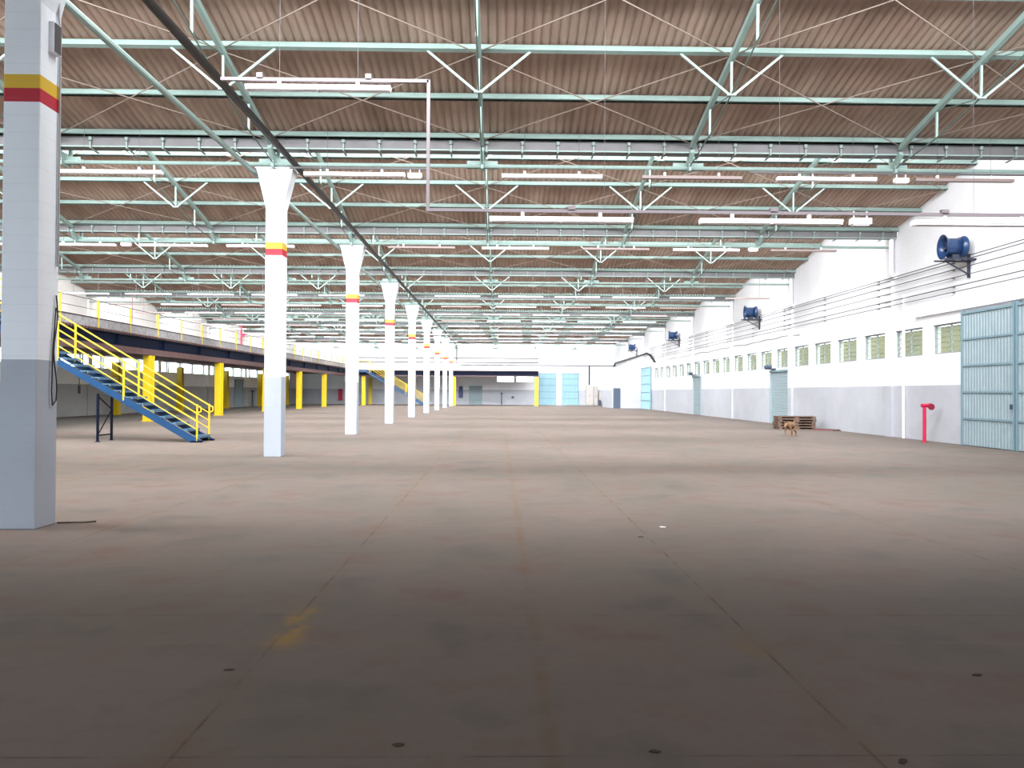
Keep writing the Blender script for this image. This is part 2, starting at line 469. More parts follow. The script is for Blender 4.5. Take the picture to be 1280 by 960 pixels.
# handle on the first leaf
h = MB(); h.box(2.44, 2.5, -.12, -.06, 1.2, 1.34); hh = h.build('handle', M_dark, bpy.data.objects['door_1'])
tr_ = MB(); tr_.box(XR-.16, XR-.04, 17.0, 27.2, 4.36, 4.46)
for y in (17.4, 19.6, 22, 24.6, 26.8): tr_.box(XR-.1, XR, y, y+.06, 4.40, 4.58)
tag(tr_.build('door_track', M_fixt), 'white sliding track above the near blue door', 'track')
d = ribbed_leaf('door_3', 4.9, 4.15, M_door2, M_doord, 30, RL, ''); d.location = (XR-.12, 79.95, 0); d.rotation_euler = (0, 0, -math.pi/2)
struct(d, 'pale blue sliding door beside the dark utility door', 'door')
for k, x in enumerate((5.2, 8.09)):
    d = ribbed_leaf('door_%d' % (4+k), 2.25, 4.05, M_door2, M_doord, 14, RL, ''); d.location = (x, YF-.1, 0)
    struct(d, ('pale blue far door leaf beside the yellow mezzanine post' if k == 0 else 'pale blue far door leaf nearer the cream cabinets'), 'door')
mb = MB(); mb.box(5.0, 13.9, YF-.14, YF-.03, 4.2, 4.3)
tag(mb.build('door_track', M_fixt), 'white sliding track above the far blue doors', 'track')
# roller shutters below the windows
def shutter(name, wd, ht, m, label):
    r = empty(name)
    s = MB(); nz = int(ht/.09)
    prof = []
    for i in range(nz):
        z = ht*i/nz; dz = ht/nz
        prof += [(0, z), (-.018, z+dz*.3), (-.018, z+dz*.7)]
    prof.append((0, ht)); nn = len(prof)
    s.add([(x, y, z) for x in (0, wd) for y, z in prof], [(i, i+1, nn+i+1, nn+i) for i in range(nn-1)])
    s.build('slat_curtain', m, r)
    for x in (-.09, wd): b = MB(); b.box(x, x+.09, -.07, .0, 0, ht); b.build('guide_rail', m, r)
    b = MB(); b.box(-.09, wd+.09, -.12, 0, ht, ht+.10); b.build('head_box', M_doord, r)
    struct(r, label, 'door'); return r
for k, (y, wd, ht, label) in enumerate(((41.92, 2.5, 2.78, 'grey-green roller shutter behind the pallet stack'), (58.8, 2.2, 2.85, 'grey-green roller shutter midway down the window wall'))):
    d = shutter('door_%d' % (10+k), wd, ht, M_roll, label); d.location = (XR-.02, y, 0); d.rotation_euler = (0, 0, -math.pi/2)
    l = empty('twin_lamp', (XR-.02, y-.3, ht+.18))
    b = MB(); b.box(-.28, -.0, -.35, .45, -.02, .03); b.build('bracket', M_dark, l)
    for q in (-.3, .2):
        b = MB(); b.lathe([(0, .03), (.06, .09), (.22, .11), (.24, .0)], ((-.2, q, .12), (-1, 0, -.15)), 12); b.build('lamp_head', M_dark, l)
    tag(l, 'dark twin lamp above the %s roller shutter' % ('near' if k == 0 else 'farther'), 'lamp', 'twin lamps above the shutters')
d = shutter('door_12', 2.3, 2.65, M_roll, 'dull green shutter in the wall under the mezzanine'); d.location = (XL+.02, 76, 0); d.rotation_euler = (0, 0, math.pi/2)
d = shutter('door_13', 1.55, 2.3, M_roll, 'pale green shutter in the far wall under the mezzanine'); d.location = (-3.77, YF-.02, 0)

# ------------------------------------------------------------------ utility room by the window wall
mb = MB()
mb.box(11.9, XR, 80.5, 80.65, 0, 4.2); mb.box(11.9, 12.05, 80.65, 88, 0, 4.2); mb.box(12.05, XR, 87.85, 88, 0, 4.2); mb.box(11.85, XR, 80.45, 88.05, 4.2, 4.32)
struct(mb.build('wall_room', M_wall), 'small white block room built against the window wall', 'wall')
r = empty('door_14', (11.98, 80.48, 0))
b = MB(); b.box(.06, .76, -.03, 0, 0.01, 2.08); b.build('door_leaf', M_dark, r)
b = MB(); b.box(0, .06, -.045, 0, 0, 2.16); b.box(.76, .82, -.045, 0, 0, 2.16); b.box(.06, .76, -.045, 0, 2.08, 2.16); b.build('door_frame', mat('door_frame_grey', (.2, .23, .28), .5), r)
b = MB(); b.tube((.7, -.05, 1.0), (.6, -.05, 1.0), .012); b.build('handle', M_cond, r)
struct(r, 'dark blue-grey door of the small white room', 'door')

# ------------------------------------------------------------------ columns
def column_mesh():
    mb = MB(); a = .21
    mb.add([(x, y, z) for z, hx in ((0, a), (6.13, a), (7.10, .45)) for x, y in ((-hx, 0), (hx, 0), (hx, .42), (-hx, .42))],
           [(3, 2, 1, 0)] + [(l*4+i, l*4+(i+1) % 4, l*4+4+(i+1) % 4, l*4+4+i) for l in (0, 1) for i in range(4)] + [(8, 9, 10, 11)])
    return mb
col0 = empty('concrete_column', (XC, G[0], 0))
o = column_mesh().build('shaft', M_col, col0)
bv = o.modifiers.new('edge', 'BEVEL'); bv.width = .012; bv.segments = 2; bv.limit_method = 'ANGLE'
b = MB(); b.box(-.47, .47, -.03, .45, 7.10, 7.17); b.build('cap_slab', M_col, col0)
b = MB(); b.box(-.12, .12, .06, .36, 7.17, 7.20); b.box(-.05, .05, .12, .30, 7.20, 7.5); b.build('bearing_post', M_green, col0)
for k in range(9):
    o = col0 if k == 0 else dup(col0)
    o.location = (XC, G[k], 0)
    tag(o, 'white concrete column with grey foot and yellow-red bands, %s in the row' % ORD[k+1], 'column', 'row of concrete columns', 'thing')
# things on the first column
b = MB(); b.path([(XC+.235, G[0]+.32, 6.9), (XC+.235, G[0]+.32, 6.1), (XC+.235, G[0]+.36, 5.9), (XC+.235, G[0]+.36, 3.1)], .013, 8)
tag(b.build('conduit', M_condl), 'thin grey conduit running up the first column', 'conduit')
r = empty('junction_box', (XC+.21, G[0]+.22, 5.62))
b = MB(); b.box(0, .06, -.06, .09, 0, .36); b.build('box_body', M_fixt, r)
b = MB(); b.box(.06, .068, -.05, .08, .01, .35); b.build('cover', M_cond, r)
tag(r, 'small pale electrical box high on the first column', 'box')
pts = [(XC+.235, G[0]+.33+.035*math.sin(q*.8), 2.75-.115*q) for q in range(12)]
pts += [(XC+.24, G[0]+.27, 1.43), (XC+.24, G[0]+.25, 1.6), (XC+.24, G[0]+.27, 2.1), (XC+.235, G[0]+.33, 2.6)]
b = MB(); b.path(pts, .009, 6); tag(b.build('hanging_cable', M_black), 'looped black cable hanging on the first column', 'cable')

# ------------------------------------------------------------------ purlins, gutters, trusses, braces
POFF = [.43, 1.97, 3.56, 5.14, 6.72, 8.28, 9.80]
pm = MB(); pm.box(XL+.02, XR-.02, -.04, .04, -.07, .07); pm.box(XL+.02, XR-.02, -.075, .04, -.07, -.055)
pur = None
for k in range(1, 10):
    for q, off in enumerate(POFF):
        if k == 1 and off > 7: continue
        y = G[k]-off
        if pur is None: pur = o = pm.build('purlin', M_green)
        else: o = pur.copy(); COL.objects.link(o)
        o.location = (0, y, zc(y, G[k])); o.rotation_euler = (-math.atan(SL), 0, 0)
        tag(o, 'long pale green purlin, %s above the %s gutter' % (ORD[q+1], ORD[k+1]), 'purlin', 'roof purlins')

def bracket_mb(x):
    b = MB(); b.lathe([(-.03, .0), (-.03, .045), (.05, .045), (.05, .0)], ((x, -.37, 7.66), (0, 0, 1)), 8)
    b.bar((x, -.37, 7.62), (x, -.36, 7.46), .035, .02); b.bar((x, -.37, 7.46), (x, .02, 7.44), .04, .025); return b
gut0 = empty('roof_gutter', (0, G[1], 0))
b = MB(); t_ = .02
b.box(XL+.02, XR-.02, -.33, -.31, 7.50, 7.80); b.box(XL+.02, XR-.02, -.31, 0.0, 7.50, 7.52); b.box(XL+.02, XR-.02, -.02, 0, 7.52, 7.85)
b.build('trough', M_gutter, gut0)
b = MB(); b.box(XL+.02, XR-.02, -.345, -.33, 7.485, 7.515); b.build('lip', M_green, gut0)
xs = []; x = XL+.5
while x < XR: xs.append(x); x += .868
for x in xs: bracket_mb(x).build('bracket', M_brkt, gut0)
gutf = empty('roof_gutter', (0, G[4], 0))
for ch in kids(gut0):
    if ch.name.startswith(('trough', 'lip')):
        c = ch.copy(); COL.objects.link(c); c.parent = gutf
b = MB()
for x in xs: bm_ = bracket_mb(x); b.add(bm_.v, bm_.f)
b.build('bracket_row', M_brkt, gutf)['kind'] = 'stuff'
for k in range(1, 9):
    if k == 1: o = gut0
    elif k < 4: o = dup(gut0)
    elif k == 4: o = gutf
    else: o = dup(gutf)
    o.location = (0, G[k], 0)
    tag(o, 'grey roof gutter with steel brackets, %s from the first column' % ORD[k], 'gutter', 'roof gutters', 'thing')

# tie tube across the hall at column-top level and lengthwise members
tie = None
for k in range(1, 9):
    if tie is None:
        b = MB(); b.tube((XL+.1, 0, 7.19), (XR-.1, 0, 7.19), .048, 10); tie = o = b.build('tie_tube', M_green)
    else: o = tie.copy(); COL.objects.link(o)
    o.location = (0, G[k]-.07, 0)
    tag(o, 'pale green tie tube under the %s gutter, wall to wall' % ORD[k], 'tie tube', 'cross tie tubes')
b = MB(); b.tube((-6.08, 1, 7.02), (-6.08, 96, 7.02), .06, 10)
tag(b.build('tie_tube', M_green), 'long pale green tube running beside the column heads', 'tie tube')
b = MB(); b.tube((-4.98, 1, 7.12), (-4.98, 90.5, 7.12), .075, 12); b.tube((-4.98, 90.5, 7.16), (-4.98, 90.5, 5.3), .06, 10)
tag(b.build('drain_pipe', M_pipe), 'thick black pipe along the column heads', 'pipe')

def top_z(y): return 7.70 - SL*y - .15          # y local to gutter (negative)
def bot_z(y): return top_z(y) - .72
def truss_parts():
    """list of (part name, MB, material), local to (x, gutter y)"""
    out = []
    top = MB(); top.bar((0, .05, 7.16), (0, -.45, 7.50), .10, .12); top.bar((0, -.40, top_z(-.40)), (0, -9.85, top_z(-9.85)), .10, .12); out.append(('top_chord', top, M_green))
    py = [-1.97, -3.56, -5.14, -6.72, -8.28]
    bot = MB(); q = [(0, -.05, 7.2)] + [(0, y+.02, bot_z(y) + (.08 if y == -1.97 else 0)) for y in py] + [(0, -9.8, top_z(-9.8)-.1)]
    bot.path(q, .016, 6); out.append(('bottom_chord', bot, M_greend))
    for y in py:
        p = MB(); p.bar((0, y, top_z(y)), (0, y+.02, bot_z(y)+(.08 if y == -1.97 else 0)), .045, .045); out.append(('post', p, M_green))
    for a, b_ in zip(py, py[1:]):
        p = MB(); p.tube((0, a, top_z(a)-.05), (0, b_+.02, bot_z(b_)), .010, 6); out.append(('diagonal', p, M_greend))
    for y in (-3.56, -6.72):
        zz = bot_z(y)
        for s in (-1, 1):
            p = MB(); p.bar((s*.06, y, zz), (s*1.04, y, zc(y, 0)-.06), .045, .045); out.append(('knee_brace', p, M_green))
        p = MB(); p.box(-.09, .09, y-.03, y+.03, zz-.03, zz+.02); out.append(('gusset', p, M_green))
    p = MB(); p.box(-.38, .38, -.01, .01, 7.14, 7.34); p.box(-.03, .03, -.2, .08, 7.10, 7.42); out.append(('bearing_plate', p, M_green))
    p = MB(); p.bar((.05, .16, 7.15), (.05, .16, 10.0), .07, .07); out.append(('glazing_post', p, M_green))
    return out
tp = truss_parts()
tr0 = empty('roof_truss')
for nm, mb, m in tp: mb.build(nm, m, tr0)
# farther trusses: same shape, no separate small parts
by = {}
for nm, mb, m in tp: by.setdefault('web' if m is M_green else 'tie_rods', (m, MB()))[1].add(mb.v, mb.f)
tr1 = empty('roof_truss')
for nm, (m, mb) in by.items(): mb.build(nm, m, tr1)
LINE = ['third truss line past the column row', 'second truss line past the column row', 'first truss line past the column row', 'truss line over the column row',
        'third truss line from the louvre wall', 'second truss line from the louvre wall', 'truss line next to the louvre wall']
first0 = first1 = True
for k in range(1, 10):
    for j, x in enumerate(TR):
        if k <= 3:
            o = tr0 if first0 else dup(tr0); first0 = False
        else:
            o = tr1 if first1 else dup(tr1); first1 = False
        o.location = (x, G[k], 0)
        tag(o, 'pale green truss in roof bay %s, %s' % (ORD[k+1], LINE[j]), 'truss', 'roof trusses', 'thing')

# crossed rods between the trusses
def xbrace_mb(s, y0, y1):
    b = MB(); L = 5.12
    def z(y): return 7.70 - SL*y - .10
    a, c = (y0, y1) if s > 0 else (y1, y0)
    dz = .02*s
    b.tube((.06, a, z(a)+dz), (L-.06, c, z(c)+dz), .013, 6); return b
PAN = [(-.45, -3.50), (-3.62, -6.66), (-6.78, -9.7)]
xb = []
for y0, y1 in PAN:
    r = empty('cross_brace'); 
    for s in (1, -1): xbrace_mb(s, y0, y1).build('rod', M_rod, r)
    f = MB()
    for s in (1, -1): q = xbrace_mb(s, y0, y1); f.add(q.v, q.f)
    xb.append([r, f.build('cross_brace', M_rod), True, True])
LX = [TR[0]-5.12] + TR
PANW = ['low', 'middle', 'upper']
GAPW = ['by the mezzanine wall', 'second from the mezzanine wall', 'third from the mezzanine wall', 'on the mezzanine side of the columns',
        'on the open side of the columns', 'third from the louvre wall', 'second from the louvre wall', 'by the louvre wall']
for k in range(1, 10):
    for j, x in enumerate(LX):
        for q in range(3):
            if k == 1 and q == 2: continue
            e = xb[q]; near_ = k <= 2
            src = e[0] if near_ else e[1]
            if e[2 if near_ else 3]: o = src; e[2 if near_ else 3] = False
            else: o = dup(src)
            o.location = (x, G[k], 0)
            tag(o, '%s thin crossed bracing rods in roof bay %s, %s' % (PANW[q], ORD[k+1], GAPW[j]), 'bracing', 'crossed roof bracing')

# downpipes at the gutter ends
dp0 = None
for k in range(1, 9):
    if dp0 is None:
        b = MB(); b.path([(XR-.16, .1, 7.5), (XR-.16, .1, 6.3), (XR-.13, .1, 6.15), (XR+.02, .1, 6.02)], .085, 12); dp0 = o = b.build('downpipe', M_fixt)
        o.location = (0, G[k]-.25, 0)
    else: o = dp0.copy(); COL.objects.link(o)
    o.location = (0, G[k]-.28, 0)
    tag(o, 'short white downpipe below the %s gutter end on the fan wall' % ORD[k], 'downpipe', 'white downpipes')

# ------------------------------------------------------------------ fluorescent battens
def batten(bare=False, detail=True, drop=0.9):
    r = empty('strip_light')
    h = MB(); h.box(0, 2.4, -.06, .06, -.03, .04) if bare else h.add(*[(lambda q: (q.v, q.f))(MB().box(0, 2.4, -.075, .075, 0, .04))][0])
    if not bare: h.add([(x, y, z) for x in (0, 2.4) for y, z in ((-.075, 0), (.075, 0), (.025, -.035), (-.025, -.035))], [(0, 1, 2, 3), (7, 6, 5, 4), (0, 4, 5, 1), (1, 5, 6, 2), (2, 6, 7, 3), (3, 7, 4, 0)])
    h.build('housing', M_bare if bare else M_fixt, r)
    if not bare and detail:
        for y in (-.055, .055):
            for a, b_ in ((.03, 1.19), (1.21, 2.37)):
                q = MB(); q.tube((a, y, -.028), (b_, y, -.028), .014, 8); q.build('tube', M_tube, r)
        for x in (.02, 1.2, 2.38):
            q = MB(); q.box(x-.015, x+.015, -.072, .072, -.045, 0); q.build('lamp_holder', M_fixt, r)
    if not detail:
        for x in (.55, 1.85):
            q = MB(); q.tube((x, 0, .04), (x, 0, drop), .008, 5); q.build('hanger', M_cond, r)
    if detail:
        for x in (.55, 1.85):
            q = MB(); q.tube((x, 0, .04), (x, 0, drop), .004, 6); q.build('hanger', M_cond, r)
            q = MB(); q.box(x-.025, x+.025, -.03, .03, .04, .12); q.build('clip', M_fixt, r)
    return r
PROTO = {}
def light(x, y, z, kind='lit', detail=True, drop=.9, label=''):
    key = (kind, detail, drop)
    if key not in PROTO: PROTO[key] = o = batten(kind == 'bare', detail, drop)
    else: o = dup(PROTO[key])
    o.location = (x, y, z)
    tag(o, label, 'light', 'fluorescent strip lights')
def roofz(y):
    k = math.ceil((y-8.98)/10); return zc(y, 8.98+10*k)
ROWS = [
    (12.8, 6.66, [(-20.5, 'lit'), (-14.0, 'lit'), (-4.23, 'lit')]),
    (18.3, 6.78, [(-22, 'lit'), (-16.2, 'lit'), (-10.4, 'lit'), (-4.66, 'lit'), (.04, 'lit'), (3.4, 'bare'), (6.65, 'lit'), (10.0, 'bare')]),
    (27.6, 6.80, [(-22.3, 'lit'), (-19.2, 'lit'), (-16.1, 'lit'), (-12.85, 'lit'), (-9.75, 'lit'), (-4.0, 'bare'), (-.63, 'lit'), (3.0, 'bare'), (6.27, 'lit'), (9.8, 'bare')]),
    (41.2, 6.74, [(-23.2, 'lit'), (-19.9, 'lit'), (-16.6, 'lit'), (-13.2, 'lit'), (-9.65, 'lit'), (-3.45, 'lit'), (-.05, 'lit'), (3.0, 'lit'), (6.08, 'lit'), (9.2, 'lit'), (12.2, 'bare')]),
    (46.2, 6.75, [(-23.3, 'bare'), (-20.2, 'lit'), (-16.6, 'bare'), (-13.1, 'lit'), (-9.4, 'lit'), (-3.5, 'bare'), (-.18, 'lit'), (3.1, 'bare'), (6.42, 'lit'), (9.7, 'bare')]),
]
for i, y in enumerate((51, 55.5, 60, 64.3, 68.6, 73.2, 78, 82.8, 87.5, 92.3)):
    st = -24 + (i*1.37) % 1.2
    ROWS.append((y, 6.75, [(st + 3.28*q, 'bare' if (q*7+i*3) % 5 == 0 else 'lit') for q in range(11)]))
for i, (y, z, its) in enumerate(ROWS):
    for q, (x, kd) in enumerate(its):
        light(x, y, z, kd, y < 30, round(max(.3, roofz(y)-z+.115), 2),
              '%s strip light, %s along the %s lighting row' % ('white fluorescent' if kd == 'lit' else 'bare brown', ORD[q+1], ORD[i+1]))
# the row hung low over the open aisle
for q, x in enumerate((-.17, 3.35, 6.95, 10.4)):
    light(x, 12.8, 4.50, 'lit', True, .14, 'white fluorescent strip light, %s along the low hung conduit' % ORD[q+1])
b = MB(); b.bar((-1.2, 12.8, 4.65), (14.9, 12.8, 4.65), .05, .05); b.bar((-1.2, 12.8, 4.62), (-1.2, 12.8, 6.82), .055, .055); b.bar((-4.65, 12.8, 6.80), (-1.2, 12.8, 6.80), .055, .055)
for x in (-4.0, -2.2): b.box(x-.05, x+.05, 12.75, 12.85, 6.82, 6.90)
for x in (1.2, 4.6, 7.5): b.box(x-.06, x+.06, 12.76, 12.84, 4.67, 4.73)
tag(b.build('lighting_conduit', mat('pink_grey_conduit', (.125, .105, .113), .5)), 'grey lighting conduit dropping from roof level to the low lamp row', 'conduit')
for q, x in enumerate((1.75, 4.7, 8.0, 12.5)):
    b = MB(); b.tube((x, 12.8, 4.67), (x, 12.8, zc(12.8, G[1])+.12), .0028, 5)
    tag(b.build('hanger_wire', M_cond), 'thin hanger wire above the low lamp row, %s from the drop' % ORD[q+1], 'wire', 'hanger wires of the low lamp row')
b = MB(); b.bar((-5.0, 18.3, 6.93), (-1.7, 18.3, 6.93), .04, .04)
tag(b.build('lighting_conduit', M_cond), 'short conduit above the second lighting row beside the column heads', 'conduit')
b = MB(); b.bar((6.0, 18.3, 6.93), (14.9, 18.3, 6.93), .04, .04)
tag(b.build('lighting_conduit', M_cond), 'thin conduit above the second lighting row near the fan wall', 'conduit')
def emergency(x, y, z, label):
    r = empty('emergency_light', (x, y, z))
    b = MB(); b.box(0, .34, -.06, .06, 0, .10); b.build('housing', M_fixt, r)
    b = MB(); b.box(.03, .31, -.05, .05, -.02, 0); b.build('diffuser', M_tube, r)
    for q in (.06, .28): b = MB(); b.tube((q, 0, .10), (q, 0, .22 if y < 20 else roofz(y)-z+.11), .012 if y < 20 else .005, 6); b.build('hanger', M_fixt if y < 20 else M_cond, r)
    tag(r, label, 'emergency light', 'small box lights')
emergency(5.9, 12.8, 4.47, 'small white box light on the low hung lamp row')
emergency(-2.2, 18.3, 6.72, 'small white box light in the second lighting row near the columns')
emergency(9.5, 18.3, 6.72, 'small white box light in the second lighting row near the fan wall')
emergency(9.0, 27.6, 6.78, 'small white box light in the third lighting row near the fan wall')
emergency(-13.5, 27.6, 6.78, 'small white box light in the third lighting row over the stair side')

# ------------------------------------------------------------------ fans
def fan():
    r = empty('wall_fan')          # origin: wall bracket foot; axis local x
    A = ((-.62, 0, .82), (-1, .12, 0))
    d = MB(); d.lathe([(-.20, .25), (-.20, .28), (.14, .28), (.22, .31), (.30, .40), (.31, .40), (.31, .375), (.22, .29), (.13, .26), (-.18, .25)], A, 28); d.smooth = True; d.build('drum', M_fan, r)
    d = MB(); d.lathe([(-.36, .26), (-.36, .34), (-.30, .35), (-.22, .29), (-.20, .27), (-.30, .26)], A, 28); d.smooth = True; d.build('rear_flange', M_fan, r)
    d = MB(); d.lathe([(-.12, 0), (-.12, .12), (.10, .12), (.16, .07), (.16, 0)], A, 16); d.build('motor', M_fand, r)
    o, ax = Vector(A[0]), Vector(A[1]).normalized(); sx_ = ax.cross(Vector((0, 0, 1))).normalized()
    for q in range(6):
        a = q*math.pi/3; rad = sx_*math.cos(a)+Vector((0, 0, 1))*math.sin(a); tan = ax.cross(rad)
        b = MB(); c1, c2 = o+ax*.12+rad*.08, o+ax*.12+rad*.28
        t1 = tan*.05+ax*.04; t2 = tan*.08+ax*.03; th = ax*.008
        b.add([c1-t1, c1+t1, c2+t2, c2-t2, c1-t1+th, c1+t1+th, c2+t2+th, c2-t2+th], [(0, 1, 2, 3), (7, 6, 5, 4), (0, 4, 5, 1), (1, 5, 6, 2), (2, 6, 7, 3), (3, 7, 4, 0)])
        b.build('blade', M_fand, r)
    g_ = MB()
    for q in range(8):
        a = q*math.pi/4; rad = sx_*math.cos(a)+Vector((0, 0, 1))*math.sin(a)
        g_.tube(o-ax*.34, o-ax*.34+rad*.33, .008, 5)
    for rr_ in (.14, .26):
        ring = [o-ax*.34+(sx_*math.cos(i*math.pi/10)+Vector((0, 0, 1))*math.sin(i*math.pi/10))*rr_ for i in range(21)]; g_.path(ring, .007, 5)
    g_.build('rear_grille', M_fand, r)
    b = MB(); b.box(-.72, -.5, -.17, .17, .44, .56); b.tube((-.60, -.12, .5), (-.60, .12, .5), .09, 12); b.build('cradle', M_fand, r)
    b = MB(); b.box(-.10, -.02, .04, .09, -.15, .62); b.box(-1.08, 0, -.24, -.20, .38, .43); b.box(-1.08, 0, .20, .24, .38, .43); b.box(-.8, -.74, -.24, .24, .39, .43); b.box(-.08, 0, -.24, .24, .38, .43)
    b.bar((-.04, .06, -.05), (-.85, .06, .40), .04, .04); b.box(-.12, -.10, .0, .13, -.05, 0); b.build('bracket', M_fand, r)
    b = MB(); b.box(-.32, -.18, .10, .26, .98, 1.16); b.box(-.26, -.1, .22, .34, .72, .86); b.build('terminal_box', M_fan, r)
    return r
f0 = fan()
for k, (y, z) in enumerate(((24.1, 5.48), (43.75, 5.45), (63.35, 5.58), (82.9, 5.76))):
    o = f0 if k == 0 else dup(f0); o.location = (XR, y, z)
    tag(o, ['large blue drum fan on the white wall above the near louvre windows', 'blue drum fan on bracket, second along the white wall', 'blue drum fan on bracket, third along the white wall', 'small-looking blue drum fan above the far blue sliding door'][k], 'fan', 'wall fans')

# ------------------------------------------------------------------ conduits and pipes on the fan wall
for k, (z, rd) in enumerate(((6.03, .016), (5.93, .014), (5.70, .016), (5.44, .014), (5.15, .018), (4.97, .014))):
    b = MB(); b.tube((XR-.14, 5, z), (XR-.14, 75.5, z), rd, 6)
    for y in range(10, 75, 5): b.box(XR-.15, XR, y-.02, y+.02, z-.012, z+.012)
    tag(b.build('wall_conduit', M_cond), 'thin grey conduit along the fan wall, %s from the top' % ORD[k+1], 'conduit', 'conduits along the fan wall')
pts = [(XR-.03, 38+q*1.2, 4.55 + .10*math.sin(q*.9) + (.14 if q % 7 > 3 else 0)) for q in range(26)]
b = MB(); b.path(pts, .014, 6); tag(b.build('slack_cable', M_cond), 'slack grey cable sagging above the middle louvre windows', 'cable')
b = MB(); b.tube((XR-.06, 28.1, 0), (XR-.06, 28.1, 5.3), .05, 12); tag(b.build('white_downpipe', M_fixt), 'white vertical pipe in front of the second louvre window', 'pipe')
b = MB(); b.path([(XR-.25, YF-.2, 5.06), (XR-.25, 97.6, 5.06), (XR-.25, 97.4, 5.36), (XR-.25, 76.4, 5.56), (XR-.25, 74.6, 5.3), (XR-.25, 72.6, 4.6)], .10, 10)
tag(b.build('duct_pipe', M_pipe), 'dark pipe climbing over the small white room', 'pipe')
b = MB(); b.tube((-5, YF-.1, 5.11), (XR-.3, YF-.1, 5.11), .045, 8); tag(b.build('wall_pipe', M_cond), 'grey horizontal pipe across the far wall', 'pipe')
b = MB(); b.tube((11.68, YF-.12, 2.6), (11.68, YF-.12, 5.1), .09, 10); b.tube((11.68, YF-.12, 4.1), (11.68, YF-.12, 4.16), .12, 10); tag(b.build('vent_pipe', M_pipe), 'dark vertical pipe above the cream cabinet on the far wall', 'pipe')
b = MB(); b.box(XR-.12, XR, 21.1, 21.3, 5.0, 5.12); tag(b.build('wall_box', M_dark), 'tiny dark box on the wall above the near blue door', 'box')

# red standpipe
r = empty('standpipe', (14.35, 25.66, 0))
b = MB(); b.tube((0, 0, 0), (0, 0, 1.2), .055, 14); b.lathe([(0, .10), (.02, .10), (.02, .055)], ((0, 0, 0), (0, 0, 1)), 14); b.build('pipe', M_red, r)
b = MB(); b.tube((-.10, 0, 1.24), (.20, 0, 1.24), .065, 12); b.lathe([(-.02, .0), (-.02, .08), (.05, .08), (.05, 0)], ((.16, 0, 1.24), (1, 0, 0)), 14); b.build('valve_elbow', M_red, r)
b = MB(); b.lathe([(0, .02), (0, .11), (.025, .11), (.025, .02)], ((.18, -.09, 1.2), (0, -1, 0)), 16); b.build('hand_wheel', mat('maroon_wheel', (.2, .01, .03), .5), r)
tag(r, 'red standpipe with valve in front of the grey dado', 'standpipe')

# ------------------------------------------------------------------ mezzanine
XM = -18.2
def edge_girder(L, ztop, zbot, zmid):
    """local: along +y from 0..L, outer face at x = 0, body towards -x"""
    out = []
    b = MB(); b.box(-.30, -.12, 0, L, zmid, ztop-.16); b.box(-.30, .02, 0, L, ztop-.16, ztop-.10); b.box(-.30, .02, 0, L, zmid-.02, zmid+.02)
    y = 5.
    while y < L-1:
        b.box(-.12, .0, y, y+.03, zmid+.02, ztop-.16); y += 5.05
    out.append(('edge_girder', b, M_navy))
    b = MB(); b.box(-.28, .05, 0, L, zbot, zmid-.02); out.append(('bearing_beam', b, M_prim))
    return out
def deck(L, W, ztop, zmid, pitch=.25):
    b = MB(); b.box(-W, .03, 0, L, ztop-.03, ztop)
    y = 0.1
    while y < L-.15:
        b.box(-W, .03, y, y+pitch*.5, ztop-.10, ztop-.03); y += pitch
    j = MB(); y = 2.5
    while y < L: j.box(-W, -.30, y-.06, y+.06, zmid+.05, ztop-.10); y += 2.525
    return [('deck_plate', b, M_deck), ('joists', j, M_prim)]
L1 = YF - 22.0
mz = empty('mezzanine', (XM, 22.0, 0))
for nm, mb, m in edge_girder(L1, 4.45, 3.45, 3.78) + deck(L1, XM-XL-.02, 4.45, 3.78): mb.build(nm, m, mz)
b = MB(); b.box(-.03, -.01, 0, L1, 4.46, 4.86); b.build('toe_mesh', M_toe, mz)
b = MB(); b.tube((-.02, 0, 4.87), (-.02, L1, 4.87), .03, 8); b.tube((-.02, 0, 5.24), (-.02, L1, 5.24), .012, 6); b.tube((-.02, 0, 5.66), (-.02, L1, 5.66), .016, 6); b.build('handrail', M_rail, mz)
y = 1.0; i = 0
while y < L1-1:
    b = MB(); wq = .035 if i % 2 == 0 else .02
    b.box(-.05-wq, .01, y-wq, y+wq, 4.45, 5.68); b.build('rail_post', M_yel, mz); y += 3.05; i += 1
tag(mz, 'dark blue mezzanine deck along the long wall', 'mezzanine', None, 'thing')
X2 = 4.75
L2 = X2 - XM - .1
mf = empty('mezzanine', (X2, 91.6, 0))
mfp = []
for nm, mb, m in edge_girder(L2-.02, 4.2, 3.48, 3.62) + deck(L2-.02, YF-91.6-.02, 4.2, 3.62):
    # rotate: local y -> -x world, local x -> -y
    mb.v = [(-q[1], -q[0], q[2]) for q in mb.v]; mb.build(nm, M_dark if nm == 'edge_girder' and False else m, mf)
b = MB(); b.box(-L2+.05, 0, .0, .02, 4.22, 4.72); b.build('toe_panel', M_fixt, mf)
b = MB(); b.tube((-L2+.05, .02, 5.15), (0, .02, 5.15), .055, 6); b.tube((-L2+.05, .02, 5.66), (0, .02, 5.66), .055, 6); b.build('handrail', M_rail, mf)
x = -.3
while x > -L2: b = MB(); b.box(x-.03, x+.03, .0, .06, 4.2, 5.68); b.build('rail_post', M_cab, mf); x -= 1.9
tag(mf, 'dark blue mezzanine deck across the far wall', 'mezzanine', None, 'thing')

